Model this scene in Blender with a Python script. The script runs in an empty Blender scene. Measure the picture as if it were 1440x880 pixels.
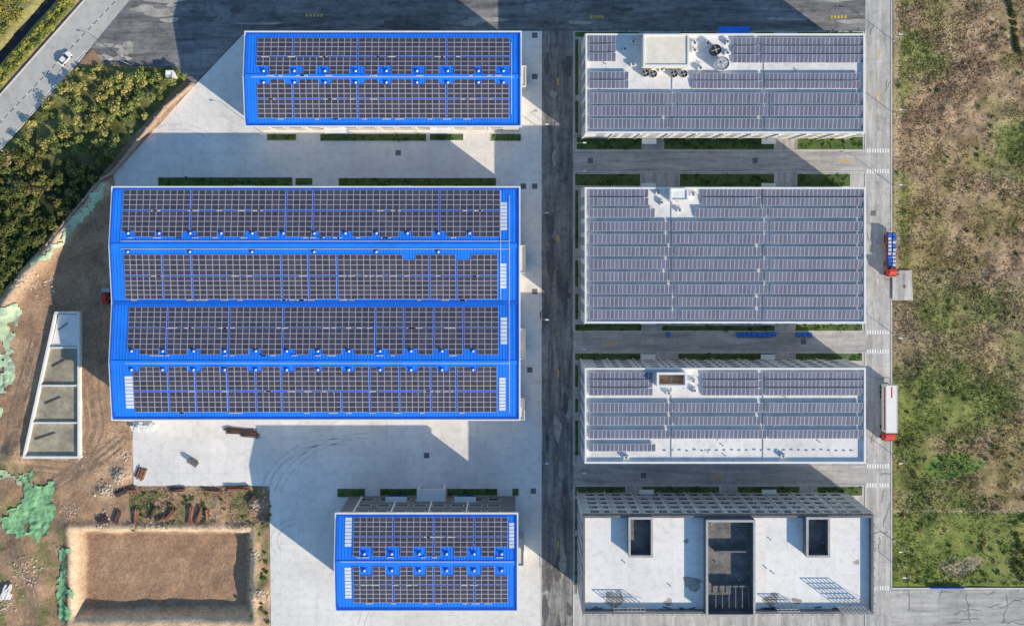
import bpy, math, random
import numpy as np
random.seed(7); np.random.seed(7)
K=0.2; H=240.0; NX=720.0; NY=320.0
sc=bpy.context.scene
def W(px,py,h=0.0):
    s=K*(H-h)/H
    return ((px-NX)*s, (NY-py)*s+(440-NY)*K)
# ------------------------------------------------------------- materials
def newmat(name):
    m=bpy.data.materials.new(name); m.use_nodes=True
    nt=m.node_tree; b=nt.nodes.get('Principled BSDF')
    return m,nt,b
def noise(nt,scale,detail=4,rough=.6,vec=None,dist=0):
    n=nt.nodes.new('ShaderNodeTexNoise'); n.inputs['Scale'].default_value=scale
    n.inputs['Detail'].default_value=detail; n.inputs['Roughness'].default_value=rough
    n.inputs['Distortion'].default_value=dist
    if vec is not None: nt.links.new(vec,n.inputs['Vector'])
    return n.outputs['Fac']
def mul(nt,col,fac,a,b,lo,hi):
    """scale a colour by a factor remapped from fac"""
    r=nt.nodes.new('ShaderNodeMapRange'); r.inputs['From Min'].default_value=a; r.inputs['From Max'].default_value=b
    r.inputs['To Min'].default_value=lo; r.inputs['To Max'].default_value=hi; nt.links.new(fac,r.inputs['Value'])
    s=nt.nodes.new('ShaderNodeVectorMath'); s.operation='SCALE'
    if isinstance(col,bpy.types.NodeSocket): nt.links.new(col,s.inputs[0])
    else: s.inputs[0].default_value=tuple(col)
    nt.links.new(r.outputs['Result'],s.inputs['Scale']); return s.outputs['Vector']
def mix(nt,a,b,fac,mode='MIX'):
    n=nt.nodes.new('ShaderNodeMix'); n.data_type='RGBA'; n.blend_type=mode
    for i,v in ((6,a),(7,b),(0,fac)):
        s=n.inputs[i]
        if isinstance(v,bpy.types.NodeSocket): nt.links.new(v,s)
        elif hasattr(v,'__len__'): s.default_value=(v[0],v[1],v[2],1)
        elif i==0: s.default_value=float(v)
        else: s.default_value=(v,v,v,1)
    return n.outputs[2]
def coords(nt,scale=(1,1,1),rot=0):
    t=nt.nodes.new('ShaderNodeTexCoord'); m=nt.nodes.new('ShaderNodeMapping')
    m.inputs['Scale'].default_value=scale; m.inputs['Rotation'].default_value=(0,0,rot)
    nt.links.new(t.outputs['Object'],m.inputs['Vector']); return m.outputs['Vector']
def simple(name,c,rough=.7,metal=0,var=.25,scale=.5,fine=3.0,island=0.0,spec=None):
    m,nt,b=newmat(name); v=coords(nt)
    n1=noise(nt,scale,5,.65,v); n2=noise(nt,fine,3,.6,v)
    col=mul(nt,c,n1,.3,.7,1-var,1+var); col=mul(nt,col,n2,.3,.7,1-var*.5,1+var*.5)
    if island>0:
        ge=nt.nodes.new('ShaderNodeNewGeometry'); col=mul(nt,col,ge.outputs['Random Per Island'],0,1,1-island,1+island)
    nt.links.new(col,b.inputs['Base Color'])
    b.inputs['Roughness'].default_value=rough; b.inputs['Metallic'].default_value=metal
    if spec is not None: b.inputs['Specular IOR Level'].default_value=spec
    return m
def attrmat(name,fine=1.5,amt=.35,rough=.9):
    m,nt,b=newmat(name)
    a=nt.nodes.new('ShaderNodeAttribute'); a.attribute_name='Col'
    v=coords(nt)
    n1=noise(nt,fine,6,.7,v); n2=noise(nt,fine*.12,4,.6,v)
    col=mul(nt,a.outputs['Color'],n1,.3,.7,1-amt,1+amt); col=mul(nt,col,n2,.3,.7,1-amt*.5,1+amt*.5)
    nt.links.new(col,b.inputs['Base Color']); b.inputs['Roughness'].default_value=rough
    b.inputs['Specular IOR Level'].default_value=.15
    bp=nt.nodes.new('ShaderNodeBump'); bp.inputs['Strength'].default_value=.6; bp.inputs['Distance'].default_value=.3
    nt.links.new(n1,bp.inputs['Height']); nt.links.new(bp.outputs['Normal'],b.inputs['Normal'])
    return m
def slab(name,c,joint=5.0,jw=.02,jdark=.75,var=.15,stain=.3,streak=None,rough=.85,sv=(.68,1.35)):
    m,nt,b=newmat(name); v=coords(nt)
    n1=noise(nt,.05,5,.65,v,.6); n2=noise(nt,.5,5,.7,v); n3=noise(nt,4,3,.6,v)
    col=mul(nt,c,n1,.3,.68,1-var,1+var)
    col=mul(nt,col,n2,.28,.52,1-stain,1.0)
    col=mul(nt,col,n3,.3,.7,.94,1.06)
    if streak:
        vs=coords(nt,streak); n4=noise(nt,1.0,6,.75,vs,.3)
        col=mul(nt,col,n4,.35,.7,sv[0],sv[1])
    if joint:
        br=nt.nodes.new('ShaderNodeTexBrick'); br.offset=0; br.squash=1
        br.inputs['Scale'].default_value=1; br.inputs['Brick Width'].default_value=joint
        br.inputs['Row Height'].default_value=joint; br.inputs['Mortar Size'].default_value=jw*joint*.5
        br.inputs['Color1'].default_value=(1,1,1,1); br.inputs['Color2'].default_value=(.92,.92,.93,1)
        br.inputs['Mortar'].default_value=(jdark,)*3+(1,)
        nt.links.new(v,br.inputs['Vector'])
        col=mix(nt,col,br.outputs['Color'],1.0,'MULTIPLY')
    nt.links.new(col,b.inputs['Base Color']); b.inputs['Roughness'].default_value=rough
    return m
apron=slab('concrete_apron_mat',(.84,.81,.78),5,.02,.82,.10,.20)
lane=slab('concrete_lane_mat',(.52,.50,.48),5,.03,.8,.14,.25,streak=(.5,.06,.5))
laneh=slab('concrete_crosslane_mat',(.48,.46,.445),5,.03,.8,.14,.25,streak=(.06,.5,.5))
asph=slab('asphalt_mat',(.23,.22,.215),0,0,1,.35,.5,streak=(.7,.06,.5),sv=(.5,1.7))
asphh=slab('asphalt_north_mat',(.20,.195,.20),0,0,1,.35,.5,streak=(.06,.5,.5),sv=(.55,1.6))
road2=slab('old_road_mat',(.50,.48,.45),0,0,1,.15,.25)
blue=simple('blue_metal_roof_mat',(.018,.235,.93),.42,0,.14,.12,1.5)
blued=simple('blue_metal_trim_mat',(.013,.12,.60),.45,0,.15)
white=simple('white_metal_trim_mat',(.80,.80,.80),.5,0,.06)
beige=simple('beige_wall_mat',(.74,.69,.60),.8,0,.08,.3)
greyw=simple('grey_wall_mat',(.60,.61,.63),.8,0,.12,.3)
greyd=simple('dark_grey_wall_mat',(.16,.17,.18),.8,0,.12,.3)
glass=simple('window_glass_mat',(.03,.045,.06),.12,0,.2)
mroof=slab('membrane_roof_mat',(.82,.79,.77),6,.02,.85,.10,.25)
mroof2=slab('painted_roof_mat',(.90,.87,.84),6,.012,.85,.06,.2)
stain=simple('dark_stained_roof_mat',(.17,.165,.16),.8,0,.5,.4,2)
dkgrey=simple('dark_render_mat',(.15,.15,.165),.8,0,.25)
frame=simple('aluminium_frame_mat',(.60,.60,.64),.45,0,.08)
pv=simple('solar_cell_dark_mat',(.070,.062,.092),.3,0,.12,.2,2,island=.2)
pv2=simple('solar_cell_mat',(.150,.155,.225),.3,0,.12,.2,2,island=.14)
skyl=simple('translucent_skylight_mat',(.72,.76,.78),.5,0,.1)
steel=simple('galvanised_steel_mat',(.45,.46,.47),.5,.2,.15)
black=simple('black_rubber_mat',(.02,.02,.02),.7,0,.2)
redm=simple('red_paint_mat',(.60,.05,.035),.4,0,.1)
bluec=simple('blue_plastic_mat',(.02,.15,.62),.5,0,.2,island=.2)
carw=simple('white_car_paint_mat',(.85,.85,.85),.25,0,.04)
kerbm=simple('kerb_mat',(.62,.60,.58),.85,0,.12)
paintw=simple('white_road_paint_mat',(.80,.80,.78),.7,0,.12,2)
painty=simple('yellow_road_paint_mat',(.65,.45,.08),.7,0,.2,2)
timber=simple('weathered_timber_mat',(.28,.14,.09),.85,0,.3,1,4,island=.45)
rust=simple('rusty_rebar_mat',(.13,.08,.065),.85,0,.3,1,4,island=.4)
rubm=simple('rubble_mat',(.52,.43,.35),.9,0,.25,1,4,island=.45)
netm=simple('green_debris_net_mat',(.22,.44,.22),.8,0,.35,.25,2.5)
netg=simple('faded_debris_net_mat',(.46,.58,.38),.8,0,.35,.2,2.0)
track=simple('wheel_track_mat',(.30,.205,.14),.95,0,.25,.5,4)
skid=simple('tyre_mark_mat',(.60,.58,.56),.9,0,.12,.5,4)
patchm=simple('asphalt_patch_mat',(.12,.115,.115),.9,0,.3,.5,4)
patchl=simple('worn_concrete_patch_mat',(.40,.37,.34),.9,0,.35,.4,3)
tanw=simple('tank_wall_mat',(.80,.78,.76),.8,0,.1)
tanf=simple('wet_tank_floor_mat',(.34,.30,.22),.6,0,.4,.12,1)
bark=simple('bark_mat',(.09,.06,.045),.9)
gm=attrmat('ground_mat',1.4,.36)
leafm=attrmat('foliage_mat',2.0,.2)
grassbed=simple('lawn_mat',(.08,.13,.035),.9,0,.4,.4,4)
water=simple('canal_water_mat',(.018,.025,.025),.12,0,.3)
jbox=simple('junction_box_mat',(.6,.6,.5),.6)
# ------------------------------------------------------------- mesh builder
class MB:
    def __init__(s): s.v=[];s.f=[];s.m=[]
    def add(s,vs,fs,mi=0):
        o=len(s.v); s.v+=[tuple(p) for p in vs]
        for f in fs: s.f.append([i+o for i in f]); s.m.append(mi)
    def hexa(s,b,t,mi=0):
        s.add(list(b)+list(t),[(3,2,1,0),(4,5,6,7),(0,1,5,4),(1,2,6,5),(2,3,7,6),(3,0,4,7)],mi)
    def box(s,x0,y0,z0,x1,y1,z1,mi=0,taper=0):
        x0,x1=min(x0,x1),max(x0,x1); y0,y1=min(y0,y1),max(y0,y1); t=taper
        s.hexa([(x0,y0,z0),(x1,y0,z0),(x1,y1,z0),(x0,y1,z0)],[(x0+t,y0+t,z1),(x1-t,y0+t,z1),(x1-t,y1-t,z1),(x0+t,y1-t,z1)],mi)
    def rbox(s,cx,cy,z0,L,Wd,hh,ang,mi=0,z1=None):
        c,sn=math.cos(ang),math.sin(ang)
        P=[(cx+a*L/2*c-b*Wd/2*sn,cy+a*L/2*sn+b*Wd/2*c) for a,b in((-1,-1),(1,-1),(1,1),(-1,1))]
        s.hexa([(x,y,z0) for x,y in P],[(x,y,z0+hh) for x,y in P],mi)
    def quad(s,p,mi=0): s.add(p,[tuple(range(len(p)))],mi)
    def cyl(s,cx,cy,z0,z1,r0,r1=None,n=12,mi=0,cap=True):
        r1=r0 if r1 is None else r1
        b=[(cx+r0*math.cos(6.2832*i/n),cy+r0*math.sin(6.2832*i/n),z0) for i in range(n)]
        t=[(cx+r1*math.cos(6.2832*i/n),cy+r1*math.sin(6.2832*i/n),z1) for i in range(n)]
        fs=[(i,(i+1)%n,n+(i+1)%n,n+i) for i in range(n)]
        if cap: fs.append(tuple(range(n,2*n)))
        s.add(b+t,fs,mi)
    def tube(s,p,q,r,n=8,mi=0):
        import mathutils
        p=mathutils.Vector(p);q=mathutils.Vector(q);d=(q-p).normalized()
        a=d.orthogonal().normalized();b=d.cross(a)
        vs=[c+a*r*math.cos(6.2832*i/n)+b*r*math.sin(6.2832*i/n) for c in(p,q) for i in range(n)]
        s.add(vs,[(i,(i+1)%n,n+(i+1)%n,n+i) for i in range(n)]+[tuple(range(n))[::-1],tuple(range(n,2*n))],mi)
    def frame(s,x0,y0,x1,y1,z0,z1,w,mi=0):
        s.box(x0,y0,z0,x1,y0+w,z1,mi); s.box(x0,y1-w,z0,x1,y1,z1,mi)
        s.box(x0,y0+w,z0,x0+w,y1-w,z1,mi); s.box(x1-w,y0+w,z0,x1,y1-w,z1,mi)
    def obj(s,name,mats,parent=None):
        me=bpy.data.meshes.new(name); me.from_pydata(s.v,[],s.f)
        for m in mats: me.materials.append(m)
        me.polygons.foreach_set('material_index',s.m); me.update()
        o=bpy.data.objects.new(name,me); sc.collection.objects.link(o)
        if parent: o.parent=parent
        return o
def empty(name):
    o=bpy.data.objects.new(name,None); sc.collection.objects.link(o); return o
def rectW(r,h=0):
    x0,y1=W(r[0],r[1],h); x1,y0=W(r[2],r[3],h); return x0,y0,x1,y1
def poly(name,pts,z,mat):
    mb=MB(); P=[W(*p) for p in pts]
    a=sum(P[i][0]*P[(i+1)%len(P)][1]-P[(i+1)%len(P)][0]*P[i][1] for i in range(len(P)))
    if a<0: P=P[::-1]
    mb.quad([(x,y,z) for x,y in P]); return mb.obj(name,[mat])
# ------------------------------------------------------------- numeric helpers
def hsh(i,j,s): 
    v=np.sin(i*127.1+j*311.7+s*74.7)*43758.5453; return v-np.floor(v)
def vn(x,y,sc_,seed=0):
    x=np.asarray(x,float)/sc_; y=np.asarray(y,float)/sc_
    i=np.floor(x); j=np.floor(y); u=x-i; v=y-j; u=u*u*(3-2*u); v=v*v*(3-2*v)
    return (hsh(i,j,seed)*(1-u)+hsh(i+1,j,seed)*u)*(1-v)+(hsh(i,j+1,seed)*(1-u)+hsh(i+1,j+1,seed)*u)*v
def fbm(x,y,sc_,seed=0,o=4):
    r=0;a=.5;t=0
    for k in range(o): r=r+a*vn(x,y,sc_/2**k,seed+k*3); t+=a; a*=.55
    return r/t
def inpoly(px,py,pts):
    px=np.asarray(px,float);py=np.asarray(py,float); ins=np.zeros(px.shape,bool); n=len(pts)
    for i in range(n):
        x1,y1=pts[i];x2,y2=pts[(i+1)%n]
        if y1==y2: continue
        c=((y1>py)!=(y2>py))&(px<(x2-x1)*(py-y1)/(y2-y1)+x1); ins^=c
    return ins
def segd(px,py,pts):
    d=np.full(np.asarray(px,float).shape,1e9)
    for (x1,y1),(x2,y2) in zip(pts[:-1],pts[1:]):
        dx,dy=x2-x1,y2-y1; t=np.clip(((px-x1)*dx+(py-y1)*dy)/(dx*dx+dy*dy),0,1)
        d=np.minimum(d,np.hypot(px-x1-t*dx,py-y1-t*dy))
    return d
def sstep(a,b,x): t=np.clip((x-a)/(b-a),0,1); return t*t*(3-2*t)
APRON=[(272,122),(348,42),(352,36),(765,36),(765,1010),(382,1010),(379,683),(188,683),(186,592),(160,592),(160,560),(160,246)]
NORTH=[(128,66),(188,-6),(230,-60),(1256,-60),(1256,44),(345,44),(272,120),(246,95),(150,90)]
RIGHTB=[(764,-60),(1254,-60),(1254,1010),(764,1010)]
THICK=[(108,94),(150,90),(190,96),(232,98),(262,92),(264,108),(236,138),(185,195),(148,240),(110,290),(60,345),(20,395),(-30,440),(-60,300),(0,232),(36,190),(60,150)]
BANK=[(-20,480),(15,420),(40,385),(75,350),(115,300),(150,262)]
def U(px,py): return px*.75+py*.661
PIT=(106,747,352,868)
def hf(X,Y):
    px=X/K+720; py=440-Y/K
    z=np.zeros(np.shape(px))
    fld=(px>1258)
    z=z+np.where(fld,(fbm(X,Y,6,3,5)-.5)*.9,0)
    left=(px<385)&(U(px,py)>140)
    z=z+np.where(left,(fbm(X,Y,5,11,5)-.45)*.8,0)
    d=segd(px,py,BANK); z=z+np.where(left,2.2*np.exp(-(d/11)**2)*(.6+.8*fbm(X,Y,8,21)),0)
    x0,y0,x1,y1=PIT; wob=(fbm(X,Y,7,31)-.5)*7
    dd=np.minimum(np.minimum(px-x0,x1-px),np.minimum(py-y0,y1-py))+wob
    z=z+np.where((px<385)&(py>700),-3.2*sstep(-1,7,dd)+.8*np.exp(-((dd+7)/5)**2),0)
    for (cx,cy,r,h) in [(170,668,9,1.2),(145,690,10,1.0),(30,790,22,1.2),(60,820,15,1.0),(365,710,12,1.0),(368,830,9,1.2),(20,640,16,1.3),(5,700,20,1.2),(90,745,12,.9),(60,375,12,2.0),(130,330,14,1.0)]:
        z=z+h*np.exp(-(((px-cx)**2+(py-cy)**2)/r**2))
    u=U(px,py); z=np.where((u<66)&(px<300),-2.2*sstep(0,1,1-np.abs(u-50)/14)+ (fbm(X,Y,5,9)-.5)*.6,z)
    z=np.where((px<50)&(np.abs(U(px,py)-165)<8)&(py>160),z-1.5,z)
    paved=inpoly(px,py,APRON)|inpoly(px,py,NORTH)|inpoly(px,py,RIGHTB)|((u>80)&(u<141)&(px<400)&(py<600))|((px>1250)&(py>826)&(py<890))
    z=np.where(paved,-.35,z)
    return z
def lerp(a,b,t): return a*(1-t[...,None])+b*t[...,None]
def gcol(X,Y):
    px=X/K+720; py=440-Y/K
    A=lambda c: np.array(c)*np.ones(np.shape(px)+(1,))
    n=fbm(X,Y,14,51,5); n2=fbm(X,Y,3,61,4); n3=fbm(X,Y,40,71,3)
    dirt=lerp(A((.37,.23,.145)),A((.60,.40,.26)),np.clip((n-.3)*2,0,1))
    dirt=lerp(dirt,A((.25,.16,.105)),np.clip((n2-.52)*2.6,0,.85))
    d=segd(px,py,BANK); dirt=lerp(dirt,A((.76,.55,.37)),np.clip(1-d/16,0,1)*.8)
    wz=((px>180)&(px<380)&(py>680)&(py<745))|((px>352)&(px<382)&(py>690))|((px<60)&(py>640)&(py<760))|((px<110)&(py>740))
    dirt=lerp(dirt,A((.18,.20,.075)),np.where(wz,np.clip((n2-.45)*4,0,.7),0))
    x0,y0,x1,y1=PIT; pd=np.minimum(np.minimum(px-x0,x1-px),np.minimum(py-y0,y1-py))
    dirt=lerp(dirt,A((.70,.53,.37)),np.where((py>700)&(px<385),np.exp(-((pd+2)/7)**2),0))
    dirt=lerp(dirt,A((.36,.225,.145)),np.where((pd>10),.7,0.)*np.ones(np.shape(px)))
    veg=lerp(A((.09,.11,.035)),A((.27,.25,.10)),np.clip((n2-.3)*2,0,1))
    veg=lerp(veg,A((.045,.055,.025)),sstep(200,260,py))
    th=inpoly(px,py,THICK)|((px<60)&(py>150)&(py<400)&(U(px,py)>140)&(d>12)&(py<440-px))
    out=np.where(th[...,None],veg,dirt)
    u=U(px,py)
    out=np.where(((u<82)&(py<700)&(px<400))[...,None],lerp(A((.20,.19,.07)),A((.38,.33,.15)),n2),out)
    # field
    brown=lerp(A((.26,.175,.11)),A((.56,.40,.25)),np.clip((n2-.3)*2.5,0,1))
    dry=lerp(A((.20,.165,.07)),A((.40,.31,.15)),np.clip((n2-.3)*2.5,0,1))
    green=lerp(A((.12,.17,.04)),A((.24,.29,.075)),np.clip((n2-.3)*2.5,0,1))
    f=lerp(dry,brown,np.clip((n-.44+.14*sstep(520,200,py))*5,0,1))
    gsel=np.clip((fbm(X,Y,24,91,5)-.55+.17*sstep(540,650,py)-.08*sstep(250,50,py)+.16*sstep(60,0,px-1258))*6,0,1)
    f=lerp(f,green,gsel*.8)
    f=lerp(f,lerp(brown,A((.30,.235,.17)),n),np.where((py>380)&(py<600),np.clip((fbm(X,Y,30,97,4)-.47)*6,0,1)*.8,0))
    f=lerp(f,lerp(green,A((.26,.28,.08)),n2),sstep(716,722,py)*.9)
    f=lerp(f,A((.10,.25,.04)),np.where(((px-1340)/38)**2+((py-655)/18)**2<1+ (n2-.5)*2.5,.65,0.))
    f=lerp(f,A((.55,.44,.28)),np.clip(1-np.abs(py-717-3*n)/3,0,1)*.7)
    f=lerp(f,A((.50,.41,.27)),np.clip(1-np.abs(py-388-.03*(px-1285))/2.5,0,1)*.5*(px>1285))
    f=lerp(f,A((.70,.52,.35)),np.clip(1-np.abs(px-1262+4*n2)/9,0,1)*.6*(py<420))
    f=lerp(f,A((.48,.38,.30)),np.where(((px-1355)/30)**2+((py-795)/13)**2<.8+ (n2-.5)*3,.6,0.))
    out=np.where((px>1252)[...,None],f,out)
    far=(np.hypot(X,Y)>230)
    out=np.where(far[...,None],lerp(A((.20,.19,.10)),A((.34,.27,.17)),n3),out)
    return np.clip(out,0,1)
def gridmesh(name,xs,ys,zf,cf,mat):
    X,Y=np.meshgrid(xs,ys); Z=zf(X,Y); C=cf(X,Y)
    nx,ny=len(xs),len(ys)
    co=np.stack([X,Y,Z],-1).reshape(-1,3)
    idx=np.arange(nx*ny).reshape(ny,nx)
    q=np.stack([idx[:-1,:-1],idx[:-1,1:],idx[1:,1:],idx[1:,:-1]],-1).reshape(-1,4)
    return rawmesh(name,co,q,C.reshape(-1,3),mat)
def rawmesh(name,co,q,col,mat,smooth=True):
    me=bpy.data.meshes.new(name); k=q.shape[1]
    me.vertices.add(len(co)); me.vertices.foreach_set('co',co.astype(np.float32).ravel())
    me.loops.add(q.size); me.loops.foreach_set('vertex_index',q.astype(np.int32).ravel())
    me.polygons.add(len(q)); me.polygons.foreach_set('loop_start',np.arange(0,q.size,k,dtype=np.int32))
    me.polygons.foreach_set('loop_total',np.full(len(q),k,dtype=np.int32))
    if smooth: me.polygons.foreach_set('use_smooth',np.ones(len(q),bool))
    me.update(calc_edges=True)
    if col is not None:
        a=me.color_attributes.new('Col','FLOAT_COLOR','POINT')
        a.data.foreach_set('color',np.concatenate([col,np.ones((len(col),1))],1).astype(np.float32).ravel())
    me.materials.append(mat); me.validate()
    o=bpy.data.objects.new(name,me); sc.collection.objects.link(o); return o
fx=np.arange(-165,165.1,.55); fy=np.arange(-108,108.1,.55)
out_=np.array([12,30,60,120,250,500,1000,2000.])
xs=np.concatenate([-165-out_[::-1],fx,165+out_]); ys=np.concatenate([-108-out_[::-1],fy,108+out_])
def hfs(X,Y): 
    z=hf(X,Y); return np.where((np.abs(X)>166)|(np.abs(Y)>109),-.35,z)
gridmesh('ground',xs,ys,hfs,gcol,gm)
# ------------------------------------------------------------- paving
poly('concrete_pavement',APRON,.02,apron)
poly('asphalt_pavement',NORTH,.028,asphh)
poly('paved_yard',[(764,44),(1254,44),(1254,1010),(764,1010)],.02,lane)
poly('asphalt_road',[(762,44),(806,44),(806,1010),(762,1010)],.034,asph)
poly('service_road',[(1217,-60),(1252,-60),(1252,1010),(1217,1010)],.038,lane)
for n,(a,b) in enumerate([(213,241),(467,494),(655,681)]):
    poly('access_lane',[(806.5,a),(1216.5,a),(1216.5,b),(806.5,b)],.030,laneh)
poly('country_road',[(-180,412),(0,211.8),(188,0),(330,-162),(270,-170),(119,0),(0,134),(-180,338)],.012,road2)
poly('side_road',[(1252,829),(1700,829),(1700,884),(1252,884)],.024,laneh)
poly('concrete_pad',[(1254,380),(1281,380),(1283,422),(1254,422)],.45,lane)
# kerbs
kb=MB()
def kerbline(pts,w=.3,z=.14,mi=0,mbx=None):
    for a,b in zip(pts[:-1],pts[1:]):
        x0,y0=W(*a);x1,y1=W(*b); L=math.hypot(x1-x0,y1-y0)
        (mbx or kb).rbox((x0+x1)/2,(y0+y1)/2,-.1,L,w,z+.1,math.atan2(y1-y0,x1-x0),mi)
kerbline([(1253.5,-60),(1253.5,378)]); kerbline([(1253.5,424),(1253.5,826)])
kerbline([(1253.5,827),(1700,827)],.5)
kerbline([(-180,411),(0,211),(120,76)],.35); kerbline([(-180,338),(0,134),(119,0),(160,-46)],.35)
for (a,b) in [(44,212),(242,466),(495,654),(682,960)]: kerbline([(806.3,a),(806.3,b)],.25)
for y in (212.2,241.8,466.4,494.8,654.2,681.6): kerbline([(808,y),(1216,y)],.2,.12)
for (a,b) in [(44,212),(242,466),(495,654),(682,960)]: kerbline([(1216.8,a),(1216.8,b)],.25)
kerbline([(761.5,200),(761.5,575)],.2,.1); kerbline([(761.5,620),(761.5,960)],.2,.1)
kb.obj('kerb',[kerbm])
# markings
mk=MB()
def mark(px0,py0,px1,py1,z=.044,mi=0):
    x0,y0,x1,y1=rectW((px0,py0,px1,py1)); mk.quad([(x0,y0,z),(x1,y0,z),(x1,y1,z),(x0,y1,z)],mi)
for y in (212,241,467,494,655,682,826):
    for i in range(9): mark(1219+i*3.6,y-3,1221+i*3.6,y+3)
for y in range(-40,900,16):
    if y%3: mark(1234.4,y,1235.0,y+7)
for y in range(-20,900,44): mark(783,y,783.7,y+8,mi=0 if y%4 else 1)
for (x,y,w) in [(1168,22,24),(430,20,26),(830,22,20),(640,-4,20),(1180,224,18),(850,480,16),(1000,667,20)]:
    for k in range(5): mark(x+k*w/5,y,x+k*w/5+w/8,y+4,.046,1)
for (x,y) in [(1236,70),(1236,130),(785,110),(785,330),(785,520),(785,610),(785,760)]:
    mark(x-1,y,x+1,y+10,.05,1)
mk.obj('road_marking',[paintw,painty])
mk=MB()
for t in np.arange(-.2,1.3,.045):
    a=(0+186*t,173-196*t)
    x0,y0=W(*a); mk.rbox(x0,y0,.03,4,.16,.004,math.atan2(196,186),0)
x0,y0=W(0,207);x1,y1=W(120,71); mk.rbox((x0+x1)/2,(y0+y1)/2,.03,math.hypot(x1-x0,y1-y0),.2,.004,math.atan2(y1-y0,x1-x0),0)
mk.obj('lane_marking',[paintw])
# repair patches, cracks and dirt tracked onto the roads
pt=MB(); zc=.052
def ragged(px,py,rx,ry,mi):
    global zc
    zc+=.0006; x,y=W(px,py); n=16; ph=random.random()*6
    pt.quad([(x+rx*(1+.3*math.sin(3*t+ph)+.25*random.random())*math.cos(t),y+ry*(1+.3*math.cos(2*t+ph)+.25*random.random())*math.sin(t),zc) for t in [6.2832*i/n for i in range(n)]],mi)
for i in range(26): ragged(random.uniform(766,802),random.uniform(0,880),random.uniform(.3,1.2),random.uniform(.8,5),random.choice([0,0,1]))
for i in range(26): ragged(random.uniform(190,1210),random.uniform(-5,36),random.uniform(1,6),random.uniform(.3,1.0),random.choice([0,1,1]))
for i in range(16): ragged(random.uniform(138,185),random.uniform(60,86),random.uniform(.4,1.6),random.uniform(.3,.9),1)
def crack(px,py,ang,L,mi=0):
    global zc
    zc+=.0006; x,y=W(px,py)
    for k in range(int(L/1.2)):
        a=ang+random.uniform(-.6,.6); x2=x+1.2*math.cos(a); y2=y+1.2*math.sin(a)
        pt.quad([(x-.05*math.sin(a),y+.05*math.cos(a),zc),(x+.05*math.sin(a),y-.05*math.cos(a),zc),(x2+.05*math.sin(a),y2-.05*math.cos(a),zc),(x2-.05*math.sin(a),y2+.05*math.cos(a),zc)],mi); x,y=x2,y2
for i in range(22): crack(random.uniform(766,802),random.uniform(0,880),random.choice([0,1.57,1.4,.3]),random.uniform(4,14))
for i in range(14): crack(random.uniform(1220,1250),random.uniform(0,820),random.choice([1.57,0,1.2]),random.uniform(3,9))
for i in range(14): crack(random.uniform(1262,1430),random.uniform(832,876),random.choice([1.57,0,.2]),random.uniform(4,12))
pt.obj('road_repair_patches',[patchm,patchl])
mk=MB()
def arc(cx,cy,r,a0,a1,w=.25):
    for rr in (r,r+9):
        P=[(cx+rr*math.cos(a0+(a1-a0)*i/24),cy+rr*.8*math.sin(a0+(a1-a0)*i/24)) for i in range(25)]
        for i in range(24):
            if random.random()<.15: continue
            a=W(*P[i]);b=W(*P[i+1]); L=math.hypot(b[0]-a[0],b[1]-a[1]); nx=-(b[1]-a[1])/L*w/2; ny=(b[0]-a[0])/L*w/2
            mk.quad([(a[0]+nx,a[1]+ny,.026),(a[0]-nx,a[1]-ny,.026),(b[0]-nx,b[1]-ny,.026),(b[0]+nx,b[1]+ny,.026)])
for (cx,cy,r,a0,a1) in [(470,700,95,3.3,4.9),(450,690,70,3.1,4.6),(520,720,130,3.4,4.7),(660,900,150,3.2,4.6),(420,760,30,2.5,4.6),(250,230,60,3.8,5.4)]: arc(cx,cy,r,a0,a1)
mk.obj('tyre_marks',[skid])
mh=MB()
for (x,y) in [(752,108),(752,262),(736,262),(750,690),(745,520),(1062,226),(830,226),(1130,480),(905,668),(600,640),(560,215),(1228,300),(752,410),(752,50)]:
    a,b=W(x,y); mh.rbox(a,b,.02,1.5,1.5,.05,0,0); mh.cyl(a,b,.07,.09,.55,.5,14,0)
mh.obj('manhole_cover',[dkgrey])
# ------------------------------------------------------------- foliage
def leafmass(name,centers,radii,cols,per,size,flat=.8):
    n=len(centers); N=n*per
    c=np.repeat(np.array(centers,float),per,0); r=np.repeat(np.array(radii,float),per)
    d=np.random.normal(size=(N,3)); d/=np.linalg.norm(d,axis=1)[:,None]
    rad=np.random.rand(N)**.45
    p=c+d*(r*rad)[:,None]*np.array([1,1,flat])
    p[:,2]=np.maximum(p[:,2],c[:,2]-r*.7)
    nrm=d*.6+np.random.normal(size=(N,3))*.5+np.array([0,0,.5]); nrm/=np.linalg.norm(nrm,axis=1)[:,None]
    t=np.cross(nrm,np.random.normal(size=(N,3))); t/=np.linalg.norm(t,axis=1)[:,None]; b=np.cross(nrm,t)
    s=size*(.6+.8*np.random.rand(N))[:,None]
    co=np.stack([p-t*s-b*s*.5,p+t*s*.3-b*s*.7,p+t*s+b*s*.4,p-t*s*.2+b*s*.7],1).reshape(-1,3)
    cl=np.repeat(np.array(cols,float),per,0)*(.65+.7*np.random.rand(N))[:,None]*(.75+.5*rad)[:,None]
    cl=np.repeat(cl,4,0)
    return rawmesh(name,co,np.arange(N*4).reshape(-1,4),cl,leafm,False)
def scatter(polyp,n):
    P=np.array(polyp,float); lo=P.min(0);hi=P.max(0); r=[]
    while len(r)<n:
        x=lo[0]+random.random()*(hi[0]-lo[0]); y=lo[1]+random.random()*(hi[1]-lo[1])
        if inpoly(np.array([x]),np.array([y]),polyp)[0]: r.append((x,y))
    return r
tr=MB(); cs=[];rs=[];cl=[]
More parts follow.
